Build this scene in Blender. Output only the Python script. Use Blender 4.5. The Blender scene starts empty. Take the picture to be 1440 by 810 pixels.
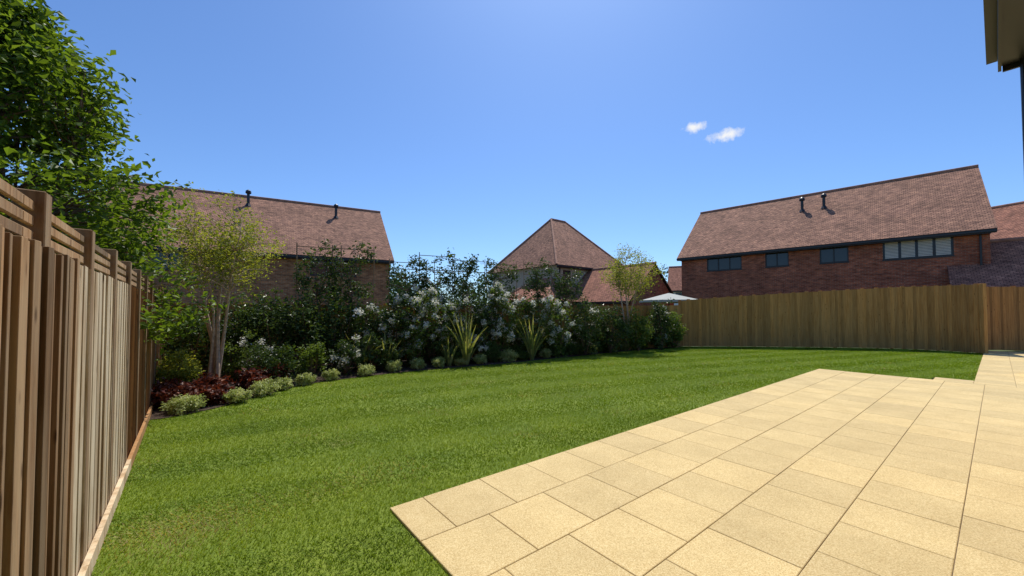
import bpy, math, random
import numpy as np
from mathutils import Vector
R=np.random.default_rng(7); random.seed(7)
S=bpy.context.scene
def link(o,parent=None):
    S.collection.objects.link(o)
    if parent: o.parent=parent
    return o
def empty(name):
    return link(bpy.data.objects.new(name,None))
# ---------------------------------------------------------------- materials
def newmat(name):
    m=bpy.data.materials.new(name); m.use_nodes=True
    nt=m.node_tree; b=nt.nodes['Principled BSDF']; return m,nt,b
def N(nt,t,**k):
    n=nt.nodes.new(t)
    for a,v in k.items():
        if hasattr(n,a): setattr(n,a,v)
        else: n.inputs[a.replace('_',' ')].default_value=v
    return n
def ramp(nt,src,stops,interp='LINEAR'):
    r=nt.nodes.new('ShaderNodeValToRGB'); r.color_ramp.interpolation=interp
    e=r.color_ramp.elements
    while len(e)<len(stops): e.new(.5)
    for i,(p,c) in enumerate(stops):
        e[i].position=p; e[i].color=(c[0],c[1],c[2],1)
    nt.links.new(src,r.inputs[0]); return r.outputs[0]
def mixc(nt,a,b,f,mode='MIX'):
    m=nt.nodes.new('ShaderNodeMix'); m.data_type='RGBA'; m.blend_type=mode
    for s,v in ((m.inputs[6],a),(m.inputs[7],b)):
        if isinstance(v,tuple): s.default_value=(*v,1)
        else: nt.links.new(v,s)
    if isinstance(f,(int,float)): m.inputs[0].default_value=f
    else: nt.links.new(f,m.inputs[0])
    return m.outputs[2]
def noise(nt,vec,scale,detail=4,rough=.6):
    n=N(nt,'ShaderNodeTexNoise'); n.inputs['Scale'].default_value=scale
    n.inputs['Detail'].default_value=detail; n.inputs['Roughness'].default_value=rough
    if vec is not None: nt.links.new(vec,n.inputs['Vector'])
    return n.outputs['Fac']
def mapping(nt,vec,scale):
    m=N(nt,'ShaderNodeMapping'); m.inputs['Scale'].default_value=scale
    nt.links.new(vec,m.inputs['Vector']); return m.outputs[0]
def bump(nt,b,h,dist,strength=1):
    n=N(nt,'ShaderNodeBump'); n.inputs['Distance'].default_value=dist; n.inputs['Strength'].default_value=strength
    nt.links.new(h,n.inputs['Height']); nt.links.new(n.outputs[0],b.inputs['Normal'])
def attr(nt,name='rnd'):
    a=N(nt,'ShaderNodeAttribute'); a.attribute_name=name; return a.outputs['Fac']
def objco(nt): return N(nt,'ShaderNodeTexCoord').outputs['Object']
def uvco(nt): return N(nt,'ShaderNodeTexCoord').outputs['UV']
def plain(name,c,rough=.6,metal=0,var=.15,scale=3):
    m,nt,b=newmat(name); f=noise(nt,objco(nt),scale)
    col=ramp(nt,f,[(.3,tuple(x*(1-var) for x in c)),(.7,tuple(x*(1+var) for x in c))])
    nt.links.new(col,b.inputs['Base Color']); b.inputs['Roughness'].default_value=rough; b.inputs['Metallic'].default_value=metal
    return m
def leafmat(name,stops,trans=.35,rough=.5,tint=(1.5,1.35,.6)):
    m,nt,b=newmat(name); c=ramp(nt,attr(nt),stops)
    nt.links.new(c,b.inputs['Base Color']); b.inputs['Roughness'].default_value=rough
    b.inputs['Specular IOR Level'].default_value=.3
    t=N(nt,'ShaderNodeBsdfTranslucent')
    nt.links.new(mixc(nt,c,tint,1.0,'MULTIPLY'),t.inputs['Color'])
    ms=N(nt,'ShaderNodeMixShader'); ms.inputs[0].default_value=trans
    nt.links.new(b.outputs[0],ms.inputs[1]); nt.links.new(t.outputs[0],ms.inputs[2])
    nt.links.new(ms.outputs[0],nt.nodes['Material Output'].inputs['Surface']); return m
def woodmat(name,dark,light,grey,greyamt,var=(.62,1.22)):
    m,nt,b=newmat(name); co=objco(nt)
    g=noise(nt,mapping(nt,co,(38,38,1.6)),1.0,6,.65)
    c=ramp(nt,g,[(.3,dark),(.68,light)])
    blot=noise(nt,mapping(nt,co,(5,5,.8)),1.3,6,.7)
    gm=ramp(nt,blot,[(.42,(0,0,0)),(.60,(greyamt,)*3)])
    c=mixc(nt,c,grey,gm)
    v=ramp(nt,attr(nt),[(0,(var[0],)*3),(.5,(.95,.95,.95)),(1,(var[1],var[1]*.97,var[1]*.92))])
    c=mixc(nt,c,v,1.0,'MULTIPLY')
    vo=N(nt,'ShaderNodeTexVoronoi'); vo.inputs['Scale'].default_value=1
    nt.links.new(mapping(nt,co,(9,9,3)),vo.inputs['Vector'])
    k=ramp(nt,vo.outputs['Distance'],[(.05,(.35,.3,.27)),(.13,(1,1,1))])
    c=mixc(nt,c,k,1.0,'MULTIPLY')
    nt.links.new(c,b.inputs['Base Color']); b.inputs['Roughness'].default_value=.9; b.inputs['Specular IOR Level'].default_value=.2
    bump(nt,b,g,.004,.7); return m
def brickmat(name,c1,c2,mortar,bw=.225,bh=.075,ms=.01,bumpd=.006,dirt=.35,rough=.9):
    m,nt,b=newmat(name); uv=uvco(nt)
    t=N(nt,'ShaderNodeTexBrick'); nt.links.new(uv,t.inputs['Vector'])
    t.inputs['Scale'].default_value=1; t.inputs['Brick Width'].default_value=bw; t.inputs['Row Height'].default_value=bh
    t.inputs['Mortar Size'].default_value=ms; t.inputs['Mortar Smooth'].default_value=.2; t.inputs['Bias'].default_value=0
    t.inputs['Color1'].default_value=(*c1,1); t.inputs['Color2'].default_value=(*c2,1); t.inputs['Mortar'].default_value=(*mortar,1)
    f=noise(nt,uv,.9,6,.6); d=ramp(nt,f,[(.3,(1-dirt,)*3),(.7,(1+dirt*.5,)*3)])
    f2=noise(nt,mapping(nt,uv,(1/bw,1/bh,1)),.55,3,.7); d2=ramp(nt,f2,[(.33,(.58,.56,.56)),(.5,(1,1,1)),(.67,(1.38,1.34,1.26))])
    c=mixc(nt,t.outputs['Color'],d,1.0,'MULTIPLY'); c=mixc(nt,c,d2,1.0,'MULTIPLY')
    nt.links.new(c,b.inputs['Base Color']); b.inputs['Roughness'].default_value=rough; b.inputs['Specular IOR Level'].default_value=.2
    inv=N(nt,'ShaderNodeMath',operation='SUBTRACT'); inv.inputs[0].default_value=1
    nt.links.new(t.outputs['Fac'],inv.inputs[1]); bump(nt,b,inv.outputs[0],bumpd,.8); return m
M_brick=brickmat('brick_red',(.44,.125,.060),(.27,.075,.042),(.32,.21,.15))
M_brick2=brickmat('brick_brown',(.48,.19,.085),(.32,.115,.055),(.36,.25,.16))
M_tile=brickmat('clay_roof_tiles',(.46,.245,.160),(.29,.150,.105),(.10,.05,.035),.17,.105,.010,.012,.3)
M_tile2=brickmat('clay_roof_tiles_red',(.47,.215,.140),(.32,.14,.095),(.10,.045,.03),.17,.105,.010,.012,.3)
M_black=plain('black_trim',(.012,.012,.014),.4)
M_render=plain('white_render',(.75,.74,.70),.9,0,.06)
M_grey=plain('pale_cladding',(.42,.36,.28),.9,0,.1)
M_shutter=plain('window_blind',(.55,.53,.47),.7,0,.08)
M_stem=plain('stem_bark',(.16,.11,.075),.9,0,.4,14)
M_palebark=plain('pale_bark',(.52,.38,.26),.8,0,.3,18)
M_bamboo=plain('bamboo_cane',(.22,.14,.07),.6,0,.3,10)
M_canvas=plain('parasol_canvas',(.36,.37,.33),.8,0,.05)
m,nt,b=newmat('window_glass'); b.inputs['Base Color'].default_value=(.02,.025,.03,1); b.inputs['Roughness'].default_value=.06; b.inputs['Specular IOR Level'].default_value=.5
M_glass=m
M_wood_near=woodmat('fence_wood_tan',(.17,.09,.04),(.46,.28,.145),(.46,.35,.22),.5,(.5,1.15))
M_wood_grey=woodmat('fence_wood_weathered',(.26,.175,.095),(.54,.39,.235),(.66,.55,.39),.85,(.82,1.08))
M_wood_brown=woodmat('fence_wood_brown',(.28,.130,.035),(.54,.285,.090),(.48,.29,.11),.35,(.70,1.15))
M_wood_dark=woodmat('fence_wood_dark_brown',(.17,.085,.033),(.40,.215,.09),(.38,.25,.13),.35)
M_wood_orange=woodmat('fence_wood_orange',(.32,.125,.035),(.56,.26,.08),(.46,.24,.10),.2)
M_gap=plain('fence_gap_shade',(.05,.03,.018),.95,0,.3,8)  # near-black colour stands in for deep shade between the battens
# ---------------------------------------------------------------- mesh tools
def amesh(name,V,Fs,mats,rnd=None,midx=None,parent=None,smooth=False):
    V=np.asarray(V,dtype=np.float32); Fs=np.asarray(Fs,dtype=np.int32); m_,k=Fs.shape
    me=bpy.data.meshes.new(name); me.vertices.add(len(V)); me.vertices.foreach_set('co',V.ravel())
    me.loops.add(m_*k); me.loops.foreach_set('vertex_index',Fs.ravel())
    me.polygons.add(m_); me.polygons.foreach_set('loop_start',np.arange(0,m_*k,k,dtype=np.int32))
    try: me.polygons.foreach_set('loop_total',np.full(m_,k,dtype=np.int32))
    except Exception: pass
    for mt in mats: me.materials.append(mt)
    if midx is not None: me.polygons.foreach_set('material_index',np.asarray(midx,dtype=np.int32))
    me.polygons.foreach_set('use_smooth',np.full(m_,smooth))
    if rnd is not None:
        a=me.attributes.new('rnd','FLOAT','FACE'); a.data.foreach_set('value',np.asarray(rnd,dtype=np.float32))
    me.update(calc_edges=True); me.validate()
    return link(bpy.data.objects.new(name,me),parent)
class B:
    def __init__(s): s.v=[];s.f=[];s.m=[];s.r=[]
    def poly(s,pts,m=0,r=.5):
        i=len(s.v); s.v+= [tuple(p) for p in pts]; s.f.append(list(range(i,i+len(pts)))); s.m.append(m); s.r.append(r)
    def box(s,o,a,b,c,m=0,r=None):
        if r is None: r=random.random()
        o,a,b,c=map(Vector,(o,a,b,c))
        if a.cross(b).dot(c)<0: o=o+a; a=-a
        p=[o,o+a,o+a+b,o+b,o+c,o+a+c,o+a+b+c,o+b+c]
        i=len(s.v); s.v+=[tuple(q) for q in p]
        for f in ((0,3,2,1),(4,5,6,7),(0,1,5,4),(1,2,6,5),(2,3,7,6),(3,0,4,7)):
            s.f.append([i+j for j in f]); s.m.append(m); s.r.append(r)
    def slab(s,pts,th,m=0,r=.5,mside=None):
        P=[Vector(p) for p in pts]; n=(P[1]-P[0]).cross(P[2]-P[0]).normalized()
        Q=[p-n*th for p in P]; ms=m if mside is None else mside
        s.poly(P,m,r); s.poly(Q[::-1],ms,r); k=len(P)
        for i in range(k):
            j=(i+1)%k; s.poly([P[i],Q[i],Q[j],P[j]],ms,r)
    def obj(s,name,mats,parent=None,bevel=0):
        me=bpy.data.meshes.new(name); me.from_pydata(s.v,[],s.f)
        for mt in mats: me.materials.append(mt)
        me.polygons.foreach_set('material_index',s.m)
        a=me.attributes.new('rnd','FLOAT','FACE'); a.data.foreach_set('value',s.r)
        uv=me.uv_layers.new(name='UVMap')
        for p in me.polygons:
            n=p.normal
            if abs(n.z)>.98: t=Vector((1,0,0)); bb=Vector((0,1,0))
            else:
                t=Vector((0,0,1)).cross(n).normalized(); bb=n.cross(t)
            for li in p.loop_indices:
                co=me.vertices[me.loops[li].vertex_index].co; uv.data[li].uv=(co.dot(t),co.dot(bb))
        me.update(); o=link(bpy.data.objects.new(name,me),parent)
        if bevel:
            bv=o.modifiers.new('bevel','BEVEL'); bv.width=bevel; bv.segments=1
        return o
def tubes(paths,sides=6):
    V=[];F=[];c=0
    for pts,rad in paths:
        pts=np.asarray(pts,float); k=len(pts)
        for i in range(k):
            d=pts[min(i+1,k-1)]-pts[max(i-1,0)]; d/=np.linalg.norm(d)+1e-9
            a=np.cross(d,[.3,.9,.1] if abs(d[2])>.5 else [0,0,1]); a/=np.linalg.norm(a)+1e-9; b_=np.cross(d,a)
            for j in range(sides):
                t=2*math.pi*j/sides; V.append(pts[i]+rad[i]*(a*math.cos(t)+b_*math.sin(t)))
        for i in range(k-1):
            for j in range(sides):
                F.append((c+i*sides+j,c+i*sides+(j+1)%sides,c+(i+1)*sides+(j+1)%sides,c+(i+1)*sides+j))
        c+=k*sides
    return np.array(V),np.array(F)
def leafgeo(P,size,up=.5,aspect=.55,out=None):
    n=len(P); a=R.normal(size=(n,3)); a[:,2]*=.6; a/=np.linalg.norm(a,axis=1,keepdims=True)
    nr=R.normal(size=(n,3))*.75; nr[:,2]+=up
    if out is not None: nr+=out
    s=np.cross(a,nr); s/=np.linalg.norm(s,axis=1,keepdims=True)+1e-9
    nn=np.cross(s,a)
    L=(size*R.uniform(.6,1.3,n))[:,None]; W=L*aspect*.5
    V=np.empty((n,4,3)); V[:,0]=P-a*L*.5; V[:,1]=P+s*W+nn*W*.35; V[:,2]=P+a*L*.5-nn*L*.12; V[:,3]=P-s*W+nn*W*.35
    F=np.arange(n*4).reshape(n,4); return V.reshape(-1,3),F
def join(parts):
    V=[];F=[];r=[];m=[];o=0
    for v,f,rr,mm in parts:
        V.append(v);F.append(f+o);o+=len(v);r.append(np.broadcast_to(rr,len(f)));m.append(np.full(len(f),mm))
    return np.vstack(V),np.vstack(F),np.concatenate(r),np.concatenate(m)
def clump_leaves(C,nper,spread,size,up=.5,aspect=.55,center=None):
    n=len(C); idx=np.repeat(np.arange(n),nper); P=C[idx]+R.normal(size=(len(idx),3))*spread
    shade=R.uniform(0,1,n)[idx]*.55+R.uniform(0,1,len(idx))*.45
    out=None
    if center is not None:
        out=P-center; out/=np.linalg.norm(out,axis=1,keepdims=True)+1e-9; out*=.5
    v,f=leafgeo(P,size,up,aspect,out); return v,f,shade
def ellip(n,c,r,inner=.55):
    d=R.normal(size=(n,3)); d/=np.linalg.norm(d,axis=1,keepdims=True)
    t=R.uniform(inner**2,1,n)**.5
    lump=1+.18*np.sin(d[:,0]*4+c[0]*3)*np.cos(d[:,2]*5+c[1])+.1*np.sin(d[:,1]*9+c[0])
    return np.array(c)+d*(t*lump)[:,None]*np.array(r)
G_dark=leafmat('leaf_dark',[(0,(.026,.052,.012)),(.6,(.060,.105,.024)),(1,(.115,.17,.040))],.3,.4)
G_mid=leafmat('leaf_mid',[(0,(.055,.090,.018)),(.6,(.115,.18,.032)),(1,(.20,.28,.055))],.4)
G_horn=leafmat('leaf_hornbeam',[(0,(.055,.10,.012)),(.5,(.105,.18,.020)),(1,(.18,.27,.035))],.5)
G_yellow=leafmat('leaf_yellowgreen',[(0,(.17,.20,.030)),(.6,(.28,.32,.045)),(1,(.44,.44,.08))],.5,.5,(1.3,1.2,.6))
G_pale=leafmat('leaf_variegated',[(0,(.20,.26,.06)),(.55,(.42,.48,.17)),(1,(.78,.78,.50))],.35,.5,(1.2,1.15,.7))
G_red=leafmat('leaf_heuchera',[(0,(.06,.018,.012)),(.6,(.15,.046,.028)),(1,(.30,.12,.055))],.3,.5,(1.3,.8,.5))
G_box=leafmat('leaf_box',[(0,(.035,.075,.014)),(1,(.10,.17,.035))],.25)
G_strap=leafmat('leaf_strap',[(0,(.07,.12,.04)),(.6,(.19,.23,.08)),(1,(.44,.44,.18))],.25,.4)
G_far=leafmat('leaf_distant',[(0,(.03,.065,.025)),(1,(.08,.13,.045))],.2)
W_flower=leafmat('white_blossom',[(0,(.72,.70,.60)),(1,(.86,.85,.80))],.35,.6,(1,1,.95))
# ---------------------------------------------------------------- plot frame
C0=Vector((-.954,3.03,0)); U=Vector((.784,.620,0)); Vv=Vector((.620,-.784,0)); Z=Vector((0,0,1))
def P(u,v,z=0): return C0+U*u+Vv*v+Z*z
m,nt,b=newmat('ground_field'); f=noise(nt,objco(nt),.3,6)
nt.links.new(ramp(nt,f,[(.3,(.05,.07,.025)),(.7,(.09,.12,.04))]),b.inputs['Base Color']); b.inputs['Roughness'].default_value=1
g=B(); g.poly([(-600,-600,-.03),(600,-600,-.03),(600,600,-.03),(-600,600,-.03)]); g.obj('ground',[m])
bed_edge=[(-5.11,5.47),(-4.95,5.62),(-4.72,6.07),(-4.60,6.80),(-4.32,8.05),(-3.63,8.9),(-2.24,10.08),(-.41,11.16),(1.9,12.9),(4.35,14.7),(7.1,16.35)]
def smooth_line(pts,k=6):
    p=np.array([pts[0]]+pts+[pts[-1]],float); out=[]
    for i in range(1,len(p)-2):
        for j in range(k):
            t=j/k; a,b_,c,d=p[i-1],p[i],p[i+1],p[i+2]
            out.append(tuple(.5*((2*b_)+(-a+c)*t+(2*a-5*b_+4*c-d)*t*t+(-a+3*b_-3*c+d)*t**3)))
    out.append(tuple(p[-2])); return out
edge=smooth_line(bed_edge)
rf=[(7.3,16.7),(9.4,16.68),(11.5,16.45),(13.6,16.2),(15.5,15.75),(16.5,15.0),(17.1,13.95)]
rfs=smooth_line(rf,4)
lawn=[(.25,-.9)]+[(-5.10,5.36)]+edge+[(p[0],p[1]-.03) for p in rfs]+[tuple(P(20.8,2.62)[:2]),tuple(P(12.1,2.62)[:2]),tuple(P(12.1,2.0)[:2]),tuple(P(11.56,2.0)[:2]),tuple(P(11.56,0)[:2]),tuple(P(0,0)[:2]),tuple(P(0,9)[:2])]
m,nt,b=newmat('lawn_turf'); co=objco(nt)
f1=noise(nt,co,1.1,6,.65); f2=noise(nt,co,45,4,.7)
c=ramp(nt,f2,[(.3,(.09,.135,.012)),(.7,(.19,.26,.026))])
d=ramp(nt,f1,[(.35,(.8,.85,.8)),(.68,(1.25,1.12,1.0))])
c=mixc(nt,c,d,1.0,'MULTIPLY'); dry=noise(nt,co,.8,5,.7)
c=mixc(nt,c,(.30,.24,.11),ramp(nt,dry,[(.60,(0,0,0)),(.75,(.6,.6,.6))]))
nt.links.new(c,b.inputs['Base Color']); b.inputs['Roughness'].default_value=1; bump(nt,b,f2,.015,.5); M_turf=m
g=B(); g.poly([(x,y,0) for x,y in lawn][::-1]); o=g.obj('lawn',[M_turf])
if o.data.polygons[0].normal.z<0: o.data.polygons[0].flip()
def inpoly(x,y,poly):
    ins=np.zeros(len(x),bool); n=len(poly); j=n-1
    for i in range(n):
        xi,yi=poly[i]; xj,yj=poly[j]
        c_=((yi>y)!=(yj>y))&(x<(xj-xi)*(y-yi)/(yj-yi+1e-12)+xi); ins^=c_; j=i
    return ins
def scatter(n,x0,x1,y0,y1):
    x=R.uniform(x0,x1,n); y=R.uniform(y0,y1,n); k=inpoly(x,y,lawn); return x[k],y[k]
zones=[(9500,-5.2,4,.6,3.6,.022,.0035),(6000,-5.3,6,3.6,6,.022,.0045),(2900,-5.3,17,6,10,.023,.007),(1600,-5,17.3,10,17,.024,.011)]
Vs=[];rn=[]
for dens,x0,x1,y0,y1,hh,ww in zones:
    x,y=scatter(int(dens*(x1-x0)*(y1-y0)),x0,x1,y0,y1); n=len(x)
    th=R.uniform(0,2*np.pi,n); lean=R.normal(0,.7,(n,2)); H=hh*R.uniform(.5,1.25,n)
    pn=.5+.5*np.sin(x*1.7+np.sin(y*1.3)*2)*np.cos(y*2.1+x*.4)
    vv=(x*.42-y*.907)+.45*np.sin((x*.784+y*.62)*.22)
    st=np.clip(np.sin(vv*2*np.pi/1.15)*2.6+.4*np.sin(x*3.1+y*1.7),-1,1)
    v=np.empty((n,3,3)); w=ww*R.uniform(.6,1.3,n)
    v[:,0]=np.c_[x-w*np.cos(th),y-w*np.sin(th),np.full(n,-.002)]; v[:,1]=np.c_[x+w*np.cos(th),y+w*np.sin(th),np.full(n,-.002)]
    lean+=st[:,None]*np.array([[.25,.60]])
    v[:,2]=np.c_[x+lean[:,0]*H,y+lean[:,1]*H,H]; Vs.append(v.reshape(-1,3))
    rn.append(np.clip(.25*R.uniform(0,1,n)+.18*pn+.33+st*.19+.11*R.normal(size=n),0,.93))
V_=np.vstack(Vs); r_=np.concatenate(rn); xx=V_[::3,0]; yy=V_[::3,1]
dn=np.sin(xx*2.3+1)*np.sin(yy*2.9)+R.normal(0,.5,len(r_))+.9*np.exp(-((xx+1.8)**2+(yy-3.2)**2)/.5)+.5*np.exp(-((xx+2.4)**2+(yy-2.6)**2)/.3)
r_=np.where(dn>1.6,1.0,r_)
M_grass=leafmat('grass_blades',[(0,(.070,.125,.010)),(.5,(.165,.26,.016)),(.93,(.29,.385,.032)),(.97,(.36,.31,.13)),(1,(.42,.35,.16))],.42,.7,(1.25,1.15,.4))
amesh('grass',V_,np.arange(len(V_)).reshape(-1,3),[M_grass],r_)
# ---------------------------------------------------------------- bed
fence_back=[(-8.9,9.4),(7.5,16.8)]
soil=[(x,y,.012) for x,y in edge]+[(7.6,16.9,.012),(-9.0,9.5,.012),(-5.3,5.3,.012)]
m,nt,b=newmat('bark_mulch'); co=objco(nt); f=noise(nt,co,38,5,.7)
nt.links.new(ramp(nt,f,[(.35,(.03,.018,.011)),(.6,(.09,.052,.032)),(.75,(.20,.13,.08))]),b.inputs['Base Color']); b.inputs['Roughness'].default_value=1; bump(nt,b,f,.05,1)
g=B(); g.poly(soil); o=g.obj('planting_bed',[m])
if o.data.polygons[0].normal.z<0: o.data.polygons[0].flip()
# ---------------------------------------------------------------- patio
m,nt,b=newmat('buff_paving_slab'); co=objco(nt)
fine=noise(nt,co,120,4,.85); blot=noise(nt,co,2.0,6,.65)
c=ramp(nt,fine,[(.32,(.34,.225,.09)),(.47,(.60,.455,.21)),(.68,(.82,.69,.40))])
c=mixc(nt,c,ramp(nt,blot,[(.3,(.88,.86,.83)),(.7,(1.06,1.05,1.04))]),1.0,'MULTIPLY')
c=mixc(nt,c,ramp(nt,attr(nt),[(0,(.89,.88,.87)),(.5,(.97,.96,.94)),(1,(1.04,1.02,.98))]),1.0,'MULTIPLY')
nt.links.new(c,b.inputs['Base Color']); b.inputs['Roughness'].default_value=.85; b.inputs['Specular IOR Level'].default_value=.25; bump(nt,b,fine,.003,.8); M_slab=m
M_joint=plain('joint_sand',(.26,.19,.11),1,0,.3,20)
g=B(); sw=.555; gap=.005
def slab(u0,u1,v0,v1):
    z=.020+random.uniform(-.001,.001); r=random.random()
    a,b_,c_,d_=[(u0+gap/2,v0+gap/2),(u0+gap/2,v1-gap/2),(u1-gap/2,v1-gap/2),(u1-gap/2,v0+gap/2)]
    e=.004; q=[P(*k,-.01) for k in (a,b_,c_,d_)]
    t0=[P(*k,z-.003) for k in (a,b_,c_,d_)]
    ii=[(a[0]+e,a[1]+e),(b_[0]+e,b_[1]-e),(c_[0]-e,c_[1]-e),(d_[0]-e,d_[1]+e)]; t1=[P(*k,z) for k in ii]
    g.poly(t1,0,r)
    for i in range(4):
        j=(i+1)%4; g.poly([t0[i],t0[j],t1[j],t1[i]],0,r); g.poly([q[i],q[j],t0[j],t0[i]],0,r)
umax=11.56; nrow=16
for k in range(nrow):
    v0=k*sw; u=-sw/2 if k%2==0 else 0
    while u<umax-.02:
        a=max(u,0); e=min(u+sw,umax)
        if e-a>.05: slab(a,e,v0,v0+sw)
        u+=sw
for k in range(9):
    v0=2.62+k*sw; u=umax+(0 if k%2 else -sw/2)
    while u<22.4:
        a=max(u,umax); e=min(u+sw,22.4)
        if e-a>.05 and v0<6.3: slab(a,e,v0,v0+sw)
        u+=sw
slab(umax,umax+.52,2.04,2.62)
g.obj('patio_paving',[M_slab])
g=B()
g.poly([P(.01,.01,.012),P(.01,8.85,.012),P(umax,8.85,.012),P(umax,.01,.012)],0)
g.poly([P(umax,2.06,.012),P(umax,2.6,.012),P(umax+.5,2.6,.012),P(umax+.5,2.06,.012)],0)
g.poly([P(umax,2.64,.012),P(umax,6.4,.012),P(22.4,6.4,.012),P(22.4,2.64,.012)],0)
o=g.obj('paving_joints',[M_joint])
g=B(); g.box(P(13.2,3.35,.026),U*1.6,Vv*.42,Z*.13,0,.8); g.obj('stone_step',[M_slab],bevel=.01)
# ---------------------------------------------------------------- fences
def fence(name,pts,hs,mat,bw=.105,th=.012,ang=7,zb=.02,posts=True,gravel=None,jit=.003,pstep=1.83,parent=None,rails=True,batten=False):
    """boards lie on the right-hand side of the line (dx,dy)->(dy,-dx)"""
    par=parent or empty(name); g=B(); gp=B(); bk=B()
    for i in range(len(pts)-1):
        p0=Vector((*pts[i],0)); p1=Vector((*pts[i+1],0)); L=(p1-p0).length; d=(p1-p0)/L; n=Vector((d.y,-d.x,0))
        k=max(1,round(L/bw)); w=L/k
        for j in range(k):
            t=j*w; h=hs[i]+(hs[i+1]-hs[i])*t/L+random.uniform(-jit,jit)
            if batten:
                a=math.radians(random.uniform(-10,10)); dd=d*math.cos(a)+n*math.sin(a); nn=n*math.cos(a)-d*math.sin(a)
                g.box(p0+d*(t+random.uniform(0,.010))+n*random.uniform(.0,.016)+Z*zb,dd*w*random.uniform(.55,.82),nn*th,Z*(h-zb))
            else:
                a=math.radians(ang+random.uniform(-1.5,1.5)); dd=(d*math.cos(a)+n*math.sin(a)); nn=(n*math.cos(a)-d*math.sin(a))
                g.box(p0+d*t+n*random.uniform(0,.003)+Z*zb,dd*w*(1.06 if abs(ang)>1 else .985),nn*th,Z*(h-zb))
        if batten: bk.box(p0-n*.02+Z*zb,d*L,n*.012,Z*(hs[i]-zb-.01))
        if rails:
            for zz in (.3,.95,min(hs[i],hs[i+1])-.25):
                gp.box(p0-n*.065+Z*zz,d*L,n*.04,Z*.07)
        if gravel: gp.box(p0+n*.02-Z*.02,d*L,n*.03,Z*gravel,0,.95)
        if posts:
            q=0
            while q<L:
                gp.box(p0+d*q-n*.17,d*.1,n*.1,Z*(hs[i]+.04)); q+=pstep
    g.obj('boards',[mat],par,bevel=.0015 if batten else 0); gp.obj('rails_and_posts',[mat],par)
    if batten: bk.obj('gap_shade_sheet',[M_gap],par)  # added dark sheet behind the battens, paints the gaps as shadowed
    return par
dL=Vector((-.6416,.7670,0)); F0=Vector((-1.20,.70,0))
def FL(t): q=F0+dL*t; return (q.x,q.y)
nL=Vector((dL.y,-dL.x,0))
par=empty('garden_fence')
L1=1.55; L2=4.0; L3=11.6
fence('x',[FL(0),FL(L1)],[1.80,1.80],M_wood_near,bw=.066,th=.03,parent=par,jit=.008,posts=False,batten=True)
fence('x',[FL(L1),FL(2.8),FL(L2)],[1.80,1.80,1.80],M_wood_grey,bw=.15,th=.014,ang=-2.5,gravel=.12,parent=par,posts=False,jit=.005)
fence('x',[FL(L2),FL(5.8),FL(7.6),FL(9.4),FL(L3)],[1.80,1.80,1.79,1.78,1.76],M_wood_dark,bw=.11,th=.014,ang=-8,gravel=.12,parent=par,posts=False)
gt=B()
for k,z in enumerate((1.825,1.885,1.945)):
    t=0
    while t<L3-.3:
        q=F0+dL*t-nL*.03; gt.box(q+Z*z,dL*.945,nL*.018,Z*.042); t+=.95
t=.12
while t<L3:
    q=F0+dL*t-nL*.07+Z*.02; gt.box(q,dL*.09,nL*.088,Z*2.01,0,.25); t+=.95
gt.obj('trellis_topper',[M_wood_near],par,bevel=.004)
fence('garden_fence',[fence_back[0],(-3.5,11.8),(2.0,14.3),fence_back[1]],[1.74,1.72,1.72,1.80],M_wood_brown,ang=7)
rh=[1.98+ (2.52-1.98)*min(1,((p[0]-7.3)/8.5))**.8 for p in rfs]
fence('garden_fence',rfs,rh,M_wood_brown,ang=7,th=.018)
fence('garden_fence',[(17.25,14.1),(18.0,15.1),(22.0,15.1)],[2.5,2.5,2.5],M_wood_orange,ang=7,th=.018)
g=B(); g.box((17.02,13.86,-.02),(.13,0,0),(0,.13,0),(0,0,2.56)); g.obj('fence_post',[M_wood_brown],bevel=.006)
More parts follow.
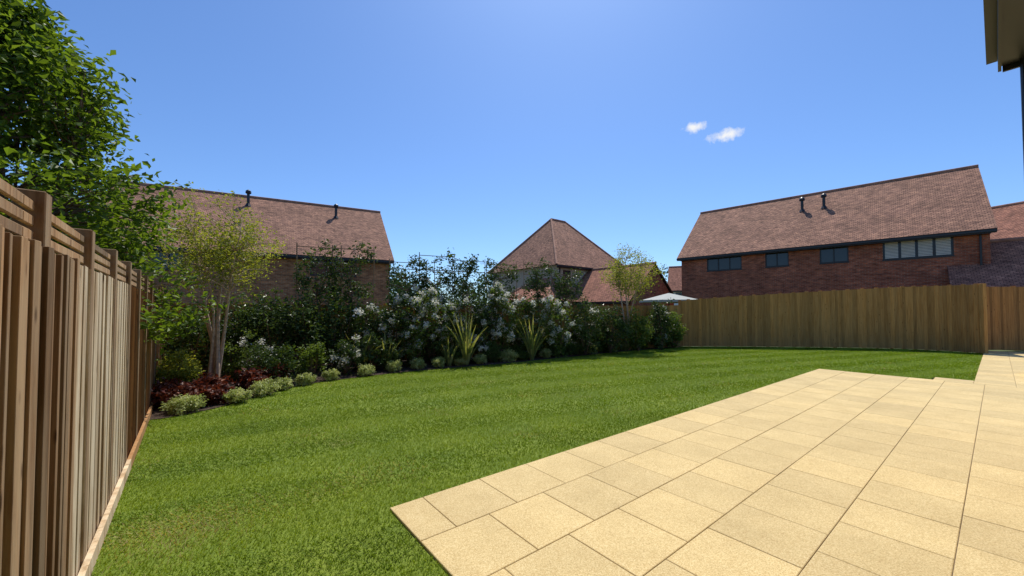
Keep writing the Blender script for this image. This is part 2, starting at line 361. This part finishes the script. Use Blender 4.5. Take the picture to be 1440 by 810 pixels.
# ---------------------------------------------------------------- houses
def house(name,O,d,L,W,eave,ridge,wins=[],mb=M_brick,mt=M_tile,oh=.38,verge=.18,hip=False,blind=()):
    O=Vector((*O,0)); d=Vector((*d,0)).normalized(); n=Vector((-d.y,d.x,0))
    if n.y<0: n=-n
    par=empty(name)
    def Q(s,b_,z): return O+d*s+n*b_+Z*z
    def quad(g,p,m=0,outn=None,r=.5):
        nn=(p[1]-p[0]).cross(p[2]-p[0])
        if outn is not None and nn.dot(outn)<0: p=p[::-1]
        g.poly(p,m,r)
    g=B(); xs=sorted({0,L}|{w[0] for w in wins}|{w[1] for w in wins}); zs=sorted({-.2,eave}|{w[2] for w in wins}|{w[3] for w in wins})
    for i in range(len(xs)-1):
        for j in range(len(zs)-1):
            cx=(xs[i]+xs[i+1])/2; cz=(zs[j]+zs[j+1])/2
            if any(w[0]<cx<w[1] and w[2]<cz<w[3] for w in wins): continue
            quad(g,[Q(xs[i],0,zs[j]),Q(xs[i+1],0,zs[j]),Q(xs[i+1],0,zs[j+1]),Q(xs[i],0,zs[j+1])],0,-n)
    for w in wins:
        a,b2,z0,z1=w[:4]; dp=.09
        quad(g,[Q(a,0,z0),Q(a,dp,z0),Q(a,dp,z1),Q(a,0,z1)],0,d); quad(g,[Q(b2,0,z0),Q(b2,dp,z0),Q(b2,dp,z1),Q(b2,0,z1)],0,-d)
        quad(g,[Q(a,0,z0),Q(a,dp,z0),Q(b2,dp,z0),Q(b2,0,z0)],0,Z); quad(g,[Q(a,0,z1),Q(a,dp,z1),Q(b2,dp,z1),Q(b2,0,z1)],0,-Z)
    quad(g,[Q(0,W,-.2),Q(L,W,-.2),Q(L,W,eave),Q(0,W,eave)],0,n)
    for s,od in ((0,-d),(L,d)):
        if hip: quad(g,[Q(s,0,-.2),Q(s,W,-.2),Q(s,W,eave),Q(s,0,eave)],0,od)
        else: quad(g,[Q(s,0,-.2),Q(s,W,-.2),Q(s,W,eave),Q(s,W/2,ridge-.1),Q(s,0,eave)],0,od)
    g.obj('walls',[mb],par)
    g=B(); sl=(ridge-eave)/(W/2); ze=eave-sl*oh+.05; th=.1
    if hip:
        a=hip; r0,r1=Q(a,W/2,ridge),Q(L-a,W/2,ridge)
        e=[Q(-oh,-oh,ze),Q(L+oh,-oh,ze),Q(L+oh,W+oh,ze),Q(-oh,W+oh,ze)]
        for p in ([e[0],e[1],r1,r0],[e[1],e[2],r1],[e[2],e[3],r0,r1],[e[3],e[0],r0]):
            nn=(p[1]-p[0]).cross(p[2]-p[0]); p=p if nn.z>0 else p[::-1]; g.poly(p,0)
        g.poly(e,1)
        hips=[([list(e[0]),list(r0)],[.09,.09]),([list(e[1]),list(r1)],[.09,.09]),([list(e[2]),list(r1)],[.09,.09]),([list(e[3]),list(r0)],[.09,.09]),([list(r0),list(r1)],[.1,.1])]
    else:
        for b0,b1 in ((-oh,W/2),(W+oh,W/2)):
            p=[Q(-verge,b0,ze),Q(L+verge,b0,ze),Q(L+verge,b1,ridge+.05),Q(-verge,b1,ridge+.05)]
            nn=(p[1]-p[0]).cross(p[2]-p[0]); p=p if nn.z>0 else p[::-1]; g.slab(p,th,0,.5,1)
        hips=[([list(Q(-verge,W/2,ridge+.03)),list(Q(L+verge,W/2,ridge+.03))],[.11,.11])]
    g.obj('roof',[mt,M_black],par)
    v,f=tubes(hips,8); amesh('ridge_tiles',v,f,[plain('ridge_clay',(.34,.17,.11),.9,0,.35,4)],parent=par)
    g=B(); s0,s1=-oh if hip else -verge,L+(oh if hip else verge)
    bx=lambda s,b_,z,ls,lb,lz,m=0: g.box(Q(s,b_,z),(d*ls) ,(n*lb),(Z*lz),m)
    bx(s0+.02,-oh-.11,ze-.15,s1-s0-.04,.1,.1)
    bx(s0+.02,-oh+.0,ze-.2,s1-s0-.04,.02,.17)
    bx(0,-oh+.03,ze-.2,L,oh-.035,.02)
    bx(.25,-.09,0,.07,.07,ze-.2)
    g.obj('gutters_and_fascia',[M_black],par)
    g=B(); gg=B()
    for w in wins:
        a,b2,z0,z1=w[:4]; k=w[4] if len(w)>4 else 2; f_=.06
        fb=lambda s,z,ls,lz: g.box(Q(s,.02,z),d*ls,n*.06,Z*lz)
        fb(a+.002,z0+.002,b2-a-.004,f_); fb(a+.002,z1-f_-.002,b2-a-.004,f_)
        pw=(b2-a-.004-f_)/k
        for i in range(k+1): fb(a+.002+i*pw,z0+f_+.003,f_,z1-z0-2*f_-.006)
        gg.poly([Q(a,.06,z0),Q(b2,.06,z0),Q(b2,.06,z1),Q(a,.06,z1)] ,0)
        g.box(Q(a-.03,-.04,z0-.05),d*(b2-a+.06),n*.1,Z*.045)
        if w in blind:
            for i in range(k):
                zz=z0+f_+.02
                while zz<z1-f_-.03:
                    gg.box(Q(a+i*pw+f_+.03,.045,zz),d*(pw-f_-.05),n*.01,Z*.055,1); zz+=.075
    if wins: g.obj('window_frames',[M_black],par); gg.obj('window_panes',[M_glass,M_shutter],par)
    return par,Q,sl
def pipe_vent(Q,sl,eave,s,b_,par,h=.55):
    z=eave+sl*b_; q=Q(s,b_,z)
    v,f=tubes([([(q.x,q.y,q.z-.2),(q.x,q.y,q.z+h)],[.08,.08]),([(q.x,q.y,q.z+h),(q.x,q.y,q.z+h+.04),(q.x,q.y,q.z+h+.16),(q.x,q.y,q.z+h+.24)],[.13,.16,.14,.03]),([(q.x,q.y,q.z-.05),(q.x,q.y,q.z+.14)],[.2,.1])],10)
    amesh('vent_pipe',v,f,[M_black],parent=par)
w_=[(11.0,13.1,4.25,5.28,3),(8.5,9.7,4.25,5.28,2),(5.8,7.05,4.25,5.28,2),(2.0,4.45,4.2,5.3,4)]
w_=[(a-.9,b2-.9,c_,d_,k) for a,b2,c_,d_,k in w_]
par,Q,sl=house('brick_house',(21.95,17.55),(-.707,.707),13.9,9.0,5.55,9.35,w_,blind=(w_[3],))
pipe_vent(Q,sl,5.55,7.3,2.9,par,.7); pipe_vent(Q,sl,5.55,6.2,2.9,par,.7)
house('brick_garage',(23.4,14.4),(-.707,.707),4.4,5.2,2.65,4.85,[],mt=M_tile2)
house('brick_house',(36,22),(-.3,.95),14,8,5.6,9.6,[],mt=M_tile2)
w2=[(2.55,3.75,3.55,4.55,2),(9.2,11.6,3.55,4.5,3)]
par,Q,sl=house('brick_house',(-19.3,16.9),(.878,.479),13.5,9.2,4.85,8.6,w2,mb=M_brick2)
pipe_vent(Q,sl,4.85,5.9,3.7,par,.75); pipe_vent(Q,sl,4.85,10.7,3.4,par,.7)
house('hipped_house',(3.5,30),(.784,.62),9.0,8.6,5.5,10.1,[(.7,1.6,3.6,4.8,2)],mb=M_grey,hip=3.6)
house('brick_garage',(8.0,25.9),(-.62,.784),9.0,5.6,2.5,4.95,[],mt=M_tile2)
house('tiled_outbuilding',(2.6,27.6),(-.62,.784),5.5,4.6,2.5,4.3,[],mt=M_tile2,hip=2.0)
house('rendered_house',(24.5,60),(.9,-.43),9,8,5.0,8.8,[(1,2.2,3,4.4,2)],mb=M_render,mt=M_tile2)
house('rendered_house',(33,52),(.9,.43),11,8,4.6,8,[],mb=M_render,mt=M_tile2)
# own house: only its projecting eave is seen at the upper right
par=empty('own_house'); g=B()
def K(a,c_,z): return U*a+Vv*c_+Z*z
g.box(K(-4,1.6,0),U*12.2,Vv*.3,Z*4.9,0); g.obj('wall',[M_brick],par)
g=B(); g.box(K(-4,.10,4.93),U*12.55,Vv*2.2,Z*.05); g.box(K(-4,.07,4.88),U*12.6,Vv*.03,Z*.36); g.box(K(8.57,.11,4.86),U*.035,Vv*2.2,Z*.42)
g.box(K(-4,-.03,5.06),U*12.66,Vv*.10,Z*.1)
g.obj('soffit_and_fascia',[M_black],par)
g=B(); pp=[K(-4,.03,5.27),K(8.64,.03,5.27),K(8.64,2.5,7.3),K(-4,2.5,7.3)]
if (pp[1]-pp[0]).cross(pp[2]-pp[0]).z<0: pp=pp[::-1]
g.slab(pp,.08,0,.5,1); g.obj('roof',[M_tile,M_black],par)
v,f=tubes([([tuple(K(8.5,.285,4.95)),tuple(K(8.5,.285,2.9)),tuple(K(8.5,1.3,2.6)),tuple(K(8.5,1.4,0))],[.034]*4)],10); amesh('downpipe',v,f,[M_black],parent=par)
# ---------------------------------------------------------------- plants
def shrub(name,x,y,r,h,size,nc,nper,mat,flower=0,aspect=.55,z0=0.0,spread=None,fsize=.05,up=.5):
    c=np.array([x,y,z0+h*.52]); C=ellip(nc,c,(r,r,h*.5),.45); C[:,2]=np.maximum(C[:,2],z0+.04)
    C+=R.normal(size=C.shape)*r*.07
    sp=spread or r*.16
    v,f,s=clump_leaves(C,nper,sp,size,up,aspect,c); parts=[(v,f,s,0)]
    ps=[]
    for q in C[::max(1,nc//14)]:
        b_=np.array([x,y,0]); mid=(b_+q)/2+R.normal(size=3)*.04*h; ps.append(([b_,mid,q],[.014*h,.009*h,.004*h]))
    tv,tf=tubes(ps,4); parts.append((tv,tf,.5,1))
    if flower:
        k=(C[:,2]>c[2]-h*.3); D=C[k]; D=D[R.permutation(len(D))[:max(2,int(len(D)*flower))]]; o=D-c; D=c+o*1.12
        v,f,s=clump_leaves(D,50,.045,fsize,.6,.95); parts.append((v,f,s,2))
    V,F,r_,m_=join(parts)
    return amesh(name,V,F,[mat,M_stem,W_flower],r_,m_)
big=[(-7.3,9.0,.6,1.7,0,G_dark),(-6.5,9.3,.65,1.9,0,G_dark),(-5.95,9.5,.65,1.95,0,G_dark),(-5.3,9.8,.6,1.95,0,G_dark),(-4.7,10.2,.6,1.85,0,G_dark),(-4.05,10.5,.55,1.9,0.12,G_dark),
(-3.3,10.9,.6,1.95,.35,G_dark),(-2.45,11.25,.68,2.3,.8,G_mid),(-1.75,11.5,.5,1.9,.5,G_mid),(-.95,12.0,.6,2.0,.15,G_dark),(-.42,12.15,.45,2.35,.8,G_mid),(.5,12.6,.6,1.95,.15,G_dark),(1.5,13.1,.65,2.0,.6,G_mid),(2.6,13.6,.65,1.85,.08,G_dark),(3.6,14.1,.6,1.7,.0,G_dark),(4.9,14.9,.55,1.5,0,G_mid),(6.0,15.5,.5,1.95,.1,G_dark),(6.7,16.0,.4,1.5,0,G_mid)]
for x,y,r,h,fl,mt in big:
    shrub('flowering_shrub' if fl>.14 else 'evergreen_shrub',x,y,r,h,.10,95,26,mt,fl,.5,fsize=.062)
rr=random.Random(3)
for i in range(30):
    t=i/29; x=-6.2+t*12.6
    if x<-4.7: ye=7.0+ (x+4.7)*-.3
    else: ye=np.interp(x,[-4.7,-4.32,-3.63,-2.24,-.41,1.9,4.35,7.1],[6.8,8.05,8.9,10.08,11.16,12.9,14.7,16.35])
    y=ye+rr.uniform(.75,1.1); h=rr.uniform(.5,1.05); r=rr.uniform(.24,.38)
    if x<-5.4: y=8.5
    mt=rr.choice([G_mid,G_dark,G_dark,G_box,G_mid,G_dark])
    shrub('garden_shrub',x,y,r,h,rr.uniform(.055,.085),44,24,mt,rr.choice([0,0,0,.2]),.45)
low=[(-5.0,5.78,.2,.25),(-4.62,6.4,.16,.22),(-4.55,6.95,.2,.26),(-4.5,7.5,.16,.23),(-4.33,7.95,.16,.24),(-4.05,8.5,.15,.24),(-3.5,9.1,.18,.25),(-3.0,9.65,.17,.28),(-2.5,10.1,.17,.26),(-2.0,10.4,.18,.27),(-1.5,10.75,.18,.24),(-.9,11.1,.2,.28),(-.1,11.6,.28,.36),(.35,11.9,.18,.26),(1.1,12.5,.2,.3),(2.3,13.4,.22,.36),(2.9,13.85,.22,.3),(3.7,14.4,.2,.32),(4.5,15.0,.25,.35),(5.3,15.5,.25,.3),(6.1,15.95,.25,.35),(6.7,16.25,.22,.45)]
for i,(x,y,r,h) in enumerate(low):
    y+=.12; mt=G_pale if i<12 or i%2==0 else G_mid
    shrub('edging_plant',x,y,r*1.05,h,.036,70,34,mt,0,.5,spread=r*.13)
for x,y,r in [(-.62,11.55,.29),(-1.62,11.0,.26),(.42,12.25,.24),(1.45,12.95,.27),(1.95,13.35,.25),(.15,12.2,.22),(3.2,14.3,.24)]:
    shrub('box_ball',x,y,r,r*2.05,.03,170,26,G_box,0,.6,spread=r*.09)
for x,y,r,h in [(-5.75,6.5,.3,.34),(-5.35,6.25,.3,.32),(-5.25,6.75,.27,.34),(-5.0,6.35,.2,.26),(-5.85,7.0,.3,.36),(-5.15,7.7,.25,.36),(-5.0,8.15,.24,.36),(-4.85,7.4,.18,.26)]:
    shrub('heuchera',x,y,r,h,.075,55,22,G_red,0,.85)
for x,y,r,h in [(-6.1,7.0,.33,.80),(-5.85,6.85,.22,.5),(-6.55,7.6,.3,.6)]:
    shrub('golden_shrub',x,y,r,h,.055,70,26,G_yellow,0,.6)
def phormium(x,y,h,n=34):
    V=[];F=[];rn=[];c=0
    for i in range(n):
        az=R.uniform(0,2*np.pi); tilt=R.uniform(.05,.75); L=h*R.uniform(.7,1.15); w=.03
        d=np.array([math.cos(az),math.sin(az),0]); s=np.array([-d[1],d[0],0]); p=np.array([x,y,0.])+d*.05; a=tilt*.5
        for j in range(7):
            ww=w*(1-(j/6)**2.2)+.002
            V+= [p-s*ww,p+s*ww]
            if j<6: F.append((c,c+1,c+3,c+2)); rn.append(.3+.7*R.random() if j<5 else .9)
            c+=2; p=p+(d*math.sin(a)+np.array([0,0,1])*math.cos(a))*L/6; a+=tilt*.22
    amesh('phormium',V,F,[G_strap],rn)
phormium(-1.3,11.0,1.45,40); phormium(.62,12.1,1.35,38); phormium(-3.85,9.85,1.0,24); phormium(-3.3,10.1,.95,20); phormium(-1.75,10.75,.8,20); phormium(3.9,14.6,.9,20)
def tree(name,base,stems,C,nper,spread,size,leaf,bark,trunk_r,split_z,aspect=.55,thin=.012,sides=6,up=.5):
    base=np.array(base,float); ps=[]; tops=[]
    for (dx,dy,dz,r0) in stems:
        top=base+np.array([dx,dy,dz]); a=base+np.array([dx*.06,dy*.06,0])
        pts=[a+(top-a)*t+np.array([math.sin(t*5+dx*9)*.035,math.cos(t*4+dy*7)*.035,0])*dz*.5+np.array([dx,dy,0])*(-.25*math.sin(t*math.pi)) for t in np.linspace(0,1,9)]
        ps.append((pts,list(np.linspace(r0,r0*.25,9)))); tops.append((pts,r0))
    for q in C:
        best=None;bd=1e9
        for pts,r0 in tops:
            for i in range(2,9):
                if pts[i][2]<split_z: continue
                dd=np.linalg.norm((q-pts[i])*np.array([1,1,.8]))+max(0,pts[i][2]-q[2]+.1)*1.2
                if dd<bd: bd=dd; best=(pts[i],r0*(1-.75*i/8))
        if best is None: continue
        p0,r0=best; mid=p0*.5+q*.5+R.normal(size=3)*.06*np.linalg.norm(q-p0)+np.array([0,0,.04])
        ps.append(([p0,mid,q],[min(r0*.6,.03+thin),thin,thin*.35]))
    tv,tf=tubes(ps,sides); v,f,s=clump_leaves(C,nper,spread,size,up,aspect)
    V,F,r_,m_=join([(v,f,s,0),(tv,tf,.5,1)])
    return amesh(name,V,F,[leaf,bark],r_,m_)
def horn(n,rmax=1.9):
    out=[]
    while len(out)<n:
        z=R.uniform(1.1,5.35); t=(z-1.1)/4.25; rad=rmax*(1-t**1.9*.86)*(.86+.2*math.sin(z*4.3+1)); a=R.uniform(0,2*np.pi); q=rad*math.sqrt(R.uniform(.2,1.12))
        out.append((-6.3+q*math.cos(a),4.75+q*math.sin(a),z+.12*math.sin(a*3)))
    return np.array(out)
C=horn(760)
tree('hornbeam_tree',(-6.3,4.75,0),[(0,0,5.0,.10),(.5,.2,3.6,.05),(-.4,.3,3.6,.05),(.3,-.5,3.4,.05)],C,34,.12,.10,G_horn,M_stem,.1,.9)
C=horn(260,1.55)*np.array([1,1,.74])+np.array([-2.3,2.3,0]); tree('hornbeam_tree',(-8.6,7.05,0),[(0,0,3.7,.10),(.5,.2,3.0,.05),(-.4,.3,3.0,.05)],C,32,.14,.105,G_horn,M_stem,.1,.9)
def crown(n,c,r,inner=.2,zmin=0):
    C=ellip(n*2,c,r,inner); C=C[C[:,2]>zmin][:n]; return C
C=crown(220,(-5.95,7.8,2.8),(1.12,1.1,1.0),.15,1.6)
tree('multi_stem_tree',(-5.93,7.7,0),[(-.55,.1,3.2,.042),(.1,.3,3.4,.045),(.62,-.1,3.1,.04),(-.15,-.4,3.0,.035),(.3,.2,2.9,.035),(-.75,-.2,2.6,.03)],C,32,.10,.06,G_yellow,M_palebark,.04,1.0,thin=.007)
C=crown(160,(4.6,15.2,2.95),(1.05,1.0,1.05),.15,1.7)
tree('multi_stem_tree',(4.55,15.2,0),[(-.45,.1,3.3,.045),(.1,.3,3.6,.045),(.5,-.1,3.2,.04),(.1,-.3,2.8,.04)],C,30,.12,.075,G_yellow,M_palebark,.04,1.0,thin=.008)
for x,dy,h in [(-5.35,0,3.35),(-4.55,0,3.35),(-3.15,.0,3.05),(-2.35,0,3.3),(-1.4,0,3.2),(-.35,0,3.15),(.9,0,3.2),(2.0,0,2.9)]:
    y=9.4+.451*(x+8.9)-.45; dx,dyy=.91,.41
    n=54; s=R.uniform(-.52,.52,n); z=R.uniform(1.75,h,n); k=R.uniform(-.12,.12,n)
    C=np.c_[x+s*dx-k*dyy,y+s*dyy+k*dx,z+.12*np.sin(s*7)]
    tree('pleached_tree',(x,y,0),[(0,0,h-.2,.032)],C,26,.085,.09,G_dark,M_stem,.03,1.3,thin=.007,sides=5)
    g=B(); A=Vector((dx,dyy,0)); o=Vector((x,y+.05,0))
    for zz in (1.8,2.3,2.8,h-.05): g.box(o-A*.55+Z*zz,A*1.1,Vector((0,.018,0)),Z*.018)
    for ss in (-.55,.55): g.box(o+A*ss+Z*1.5,A*.02,Vector((0,.02,0)),Z*(h-1.45))
    g.obj('cane_frame',[M_bamboo])
C=[]
for i in range(46):
    x=-70+i*3.6+R.normal()*1; y=85+R.normal()*5; h=8+R.uniform(0,3.5); C.append(ellip(60,(x,y,h*.55),(3.2,3,h*.5),.5))
C=np.vstack(C); v,f,s=clump_leaves(C,9,.55,.7,.5,.7); amesh('distant_trees',v,f,[G_far],s)
par=empty('garden_parasol'); g=B(); px,py=9.4,23.0; apex=Vector((px,py,2.62))
ring=[Vector((px+1.75*math.cos(a),py+1.75*math.sin(a),2.18)) for a in [i*math.pi/4+.2 for i in range(8)]]
for i in range(8):
    g.poly([ring[i],ring[(i+1)%8],apex]); a,b_=ring[i],ring[(i+1)%8]; g.poly([a-Z*.12,b_-Z*.12,b_,a])
g.obj('canopy',[M_canvas],par)
v,f=tubes([([(px,py,0),(px,py,2.66)],[.03,.03])]+[([(px,py,2.42),tuple(q)],[.012,.01]) for q in ring],6); amesh('pole_and_ribs',v,f,[M_black],parent=par)
# ---------------------------------------------------------------- light and sky
el,az=math.radians(60),math.radians(10)
w=bpy.data.worlds.new('World'); S.world=w; w.use_nodes=True; nt=w.node_tree; bg=nt.nodes['Background']
sky=N(nt,'ShaderNodeTexSky'); sky.sky_type='NISHITA'; sky.sun_disc=False; sky.sun_elevation=el; sky.sun_rotation=az; sky.altitude=50; sky.air_density=1.0; sky.dust_density=.6; sky.ozone_density=2.5
geo=N(nt,'ShaderNodeTexCoord'); nrm=N(nt,'ShaderNodeVectorMath',operation='NORMALIZE'); nt.links.new(geo.outputs['Generated'],nrm.inputs[0])
col=mixc(nt,sky.outputs[0],(.80,1.06,1.40),1.0,'MULTIPLY')
def cloud(col,c,sc,seed,dens,nscale=28):
    c=Vector(c).normalized()
    s=N(nt,'ShaderNodeVectorMath',operation='SUBTRACT'); nt.links.new(nrm.outputs[0],s.inputs[0]); s.inputs[1].default_value=c
    mm=N(nt,'ShaderNodeVectorMath',operation='MULTIPLY'); nt.links.new(s.outputs[0],mm.inputs[0]); mm.inputs[1].default_value=sc
    ln=N(nt,'ShaderNodeVectorMath',operation='LENGTH'); nt.links.new(mm.outputs[0],ln.inputs[0])
    nz=noise(nt,nrm.outputs[0],nscale+seed,6,.65)
    ad=N(nt,'ShaderNodeMath',operation='MULTIPLY_ADD'); nt.links.new(nz,ad.inputs[0]); ad.inputs[1].default_value=-2.6; nt.links.new(ln.outputs['Value'],ad.inputs[2])
    mr=N(nt,'ShaderNodeMapRange'); nt.links.new(ad.outputs[0],mr.inputs[0]); mr.inputs[1].default_value=-.25; mr.inputs[2].default_value=-1.05; mr.inputs[3].default_value=0; mr.inputs[4].default_value=dens
    return mixc(nt,col,(8.2,8.3,8.5),mr.outputs[0])
col=cloud(col,(.478,1,.485),(38,38,78),0,1)
col=cloud(col,(.56,1,.462),(30,30,70),5,1)
nt.links.new(col,bg.inputs['Color']); bg.inputs['Strength'].default_value=.112
sun=bpy.data.lights.new('sun','SUN'); sun.energy=5.0; sun.angle=math.radians(.53); sun.color=(1,.95,.86)
so=link(bpy.data.objects.new('sun',sun)); dirv=Vector((math.sin(az)*math.cos(el),math.cos(az)*math.cos(el),math.sin(el))); so.rotation_euler=dirv.to_track_quat('Z','Y').to_euler(); so.location=dirv*50
cam=bpy.data.cameras.new('camera'); cam.sensor_width=36; cam.lens=13.5; cam.clip_end=3000; cam.clip_start=.02; cam.shift_y=.0125
co_=link(bpy.data.objects.new('camera',cam)); co_.location=(0,0,1.55); co_.rotation_euler=(math.radians(91.5),0,0); S.camera=co_
S.view_settings.view_transform='Standard'; S.view_settings.look='None'; S.view_settings.exposure=0
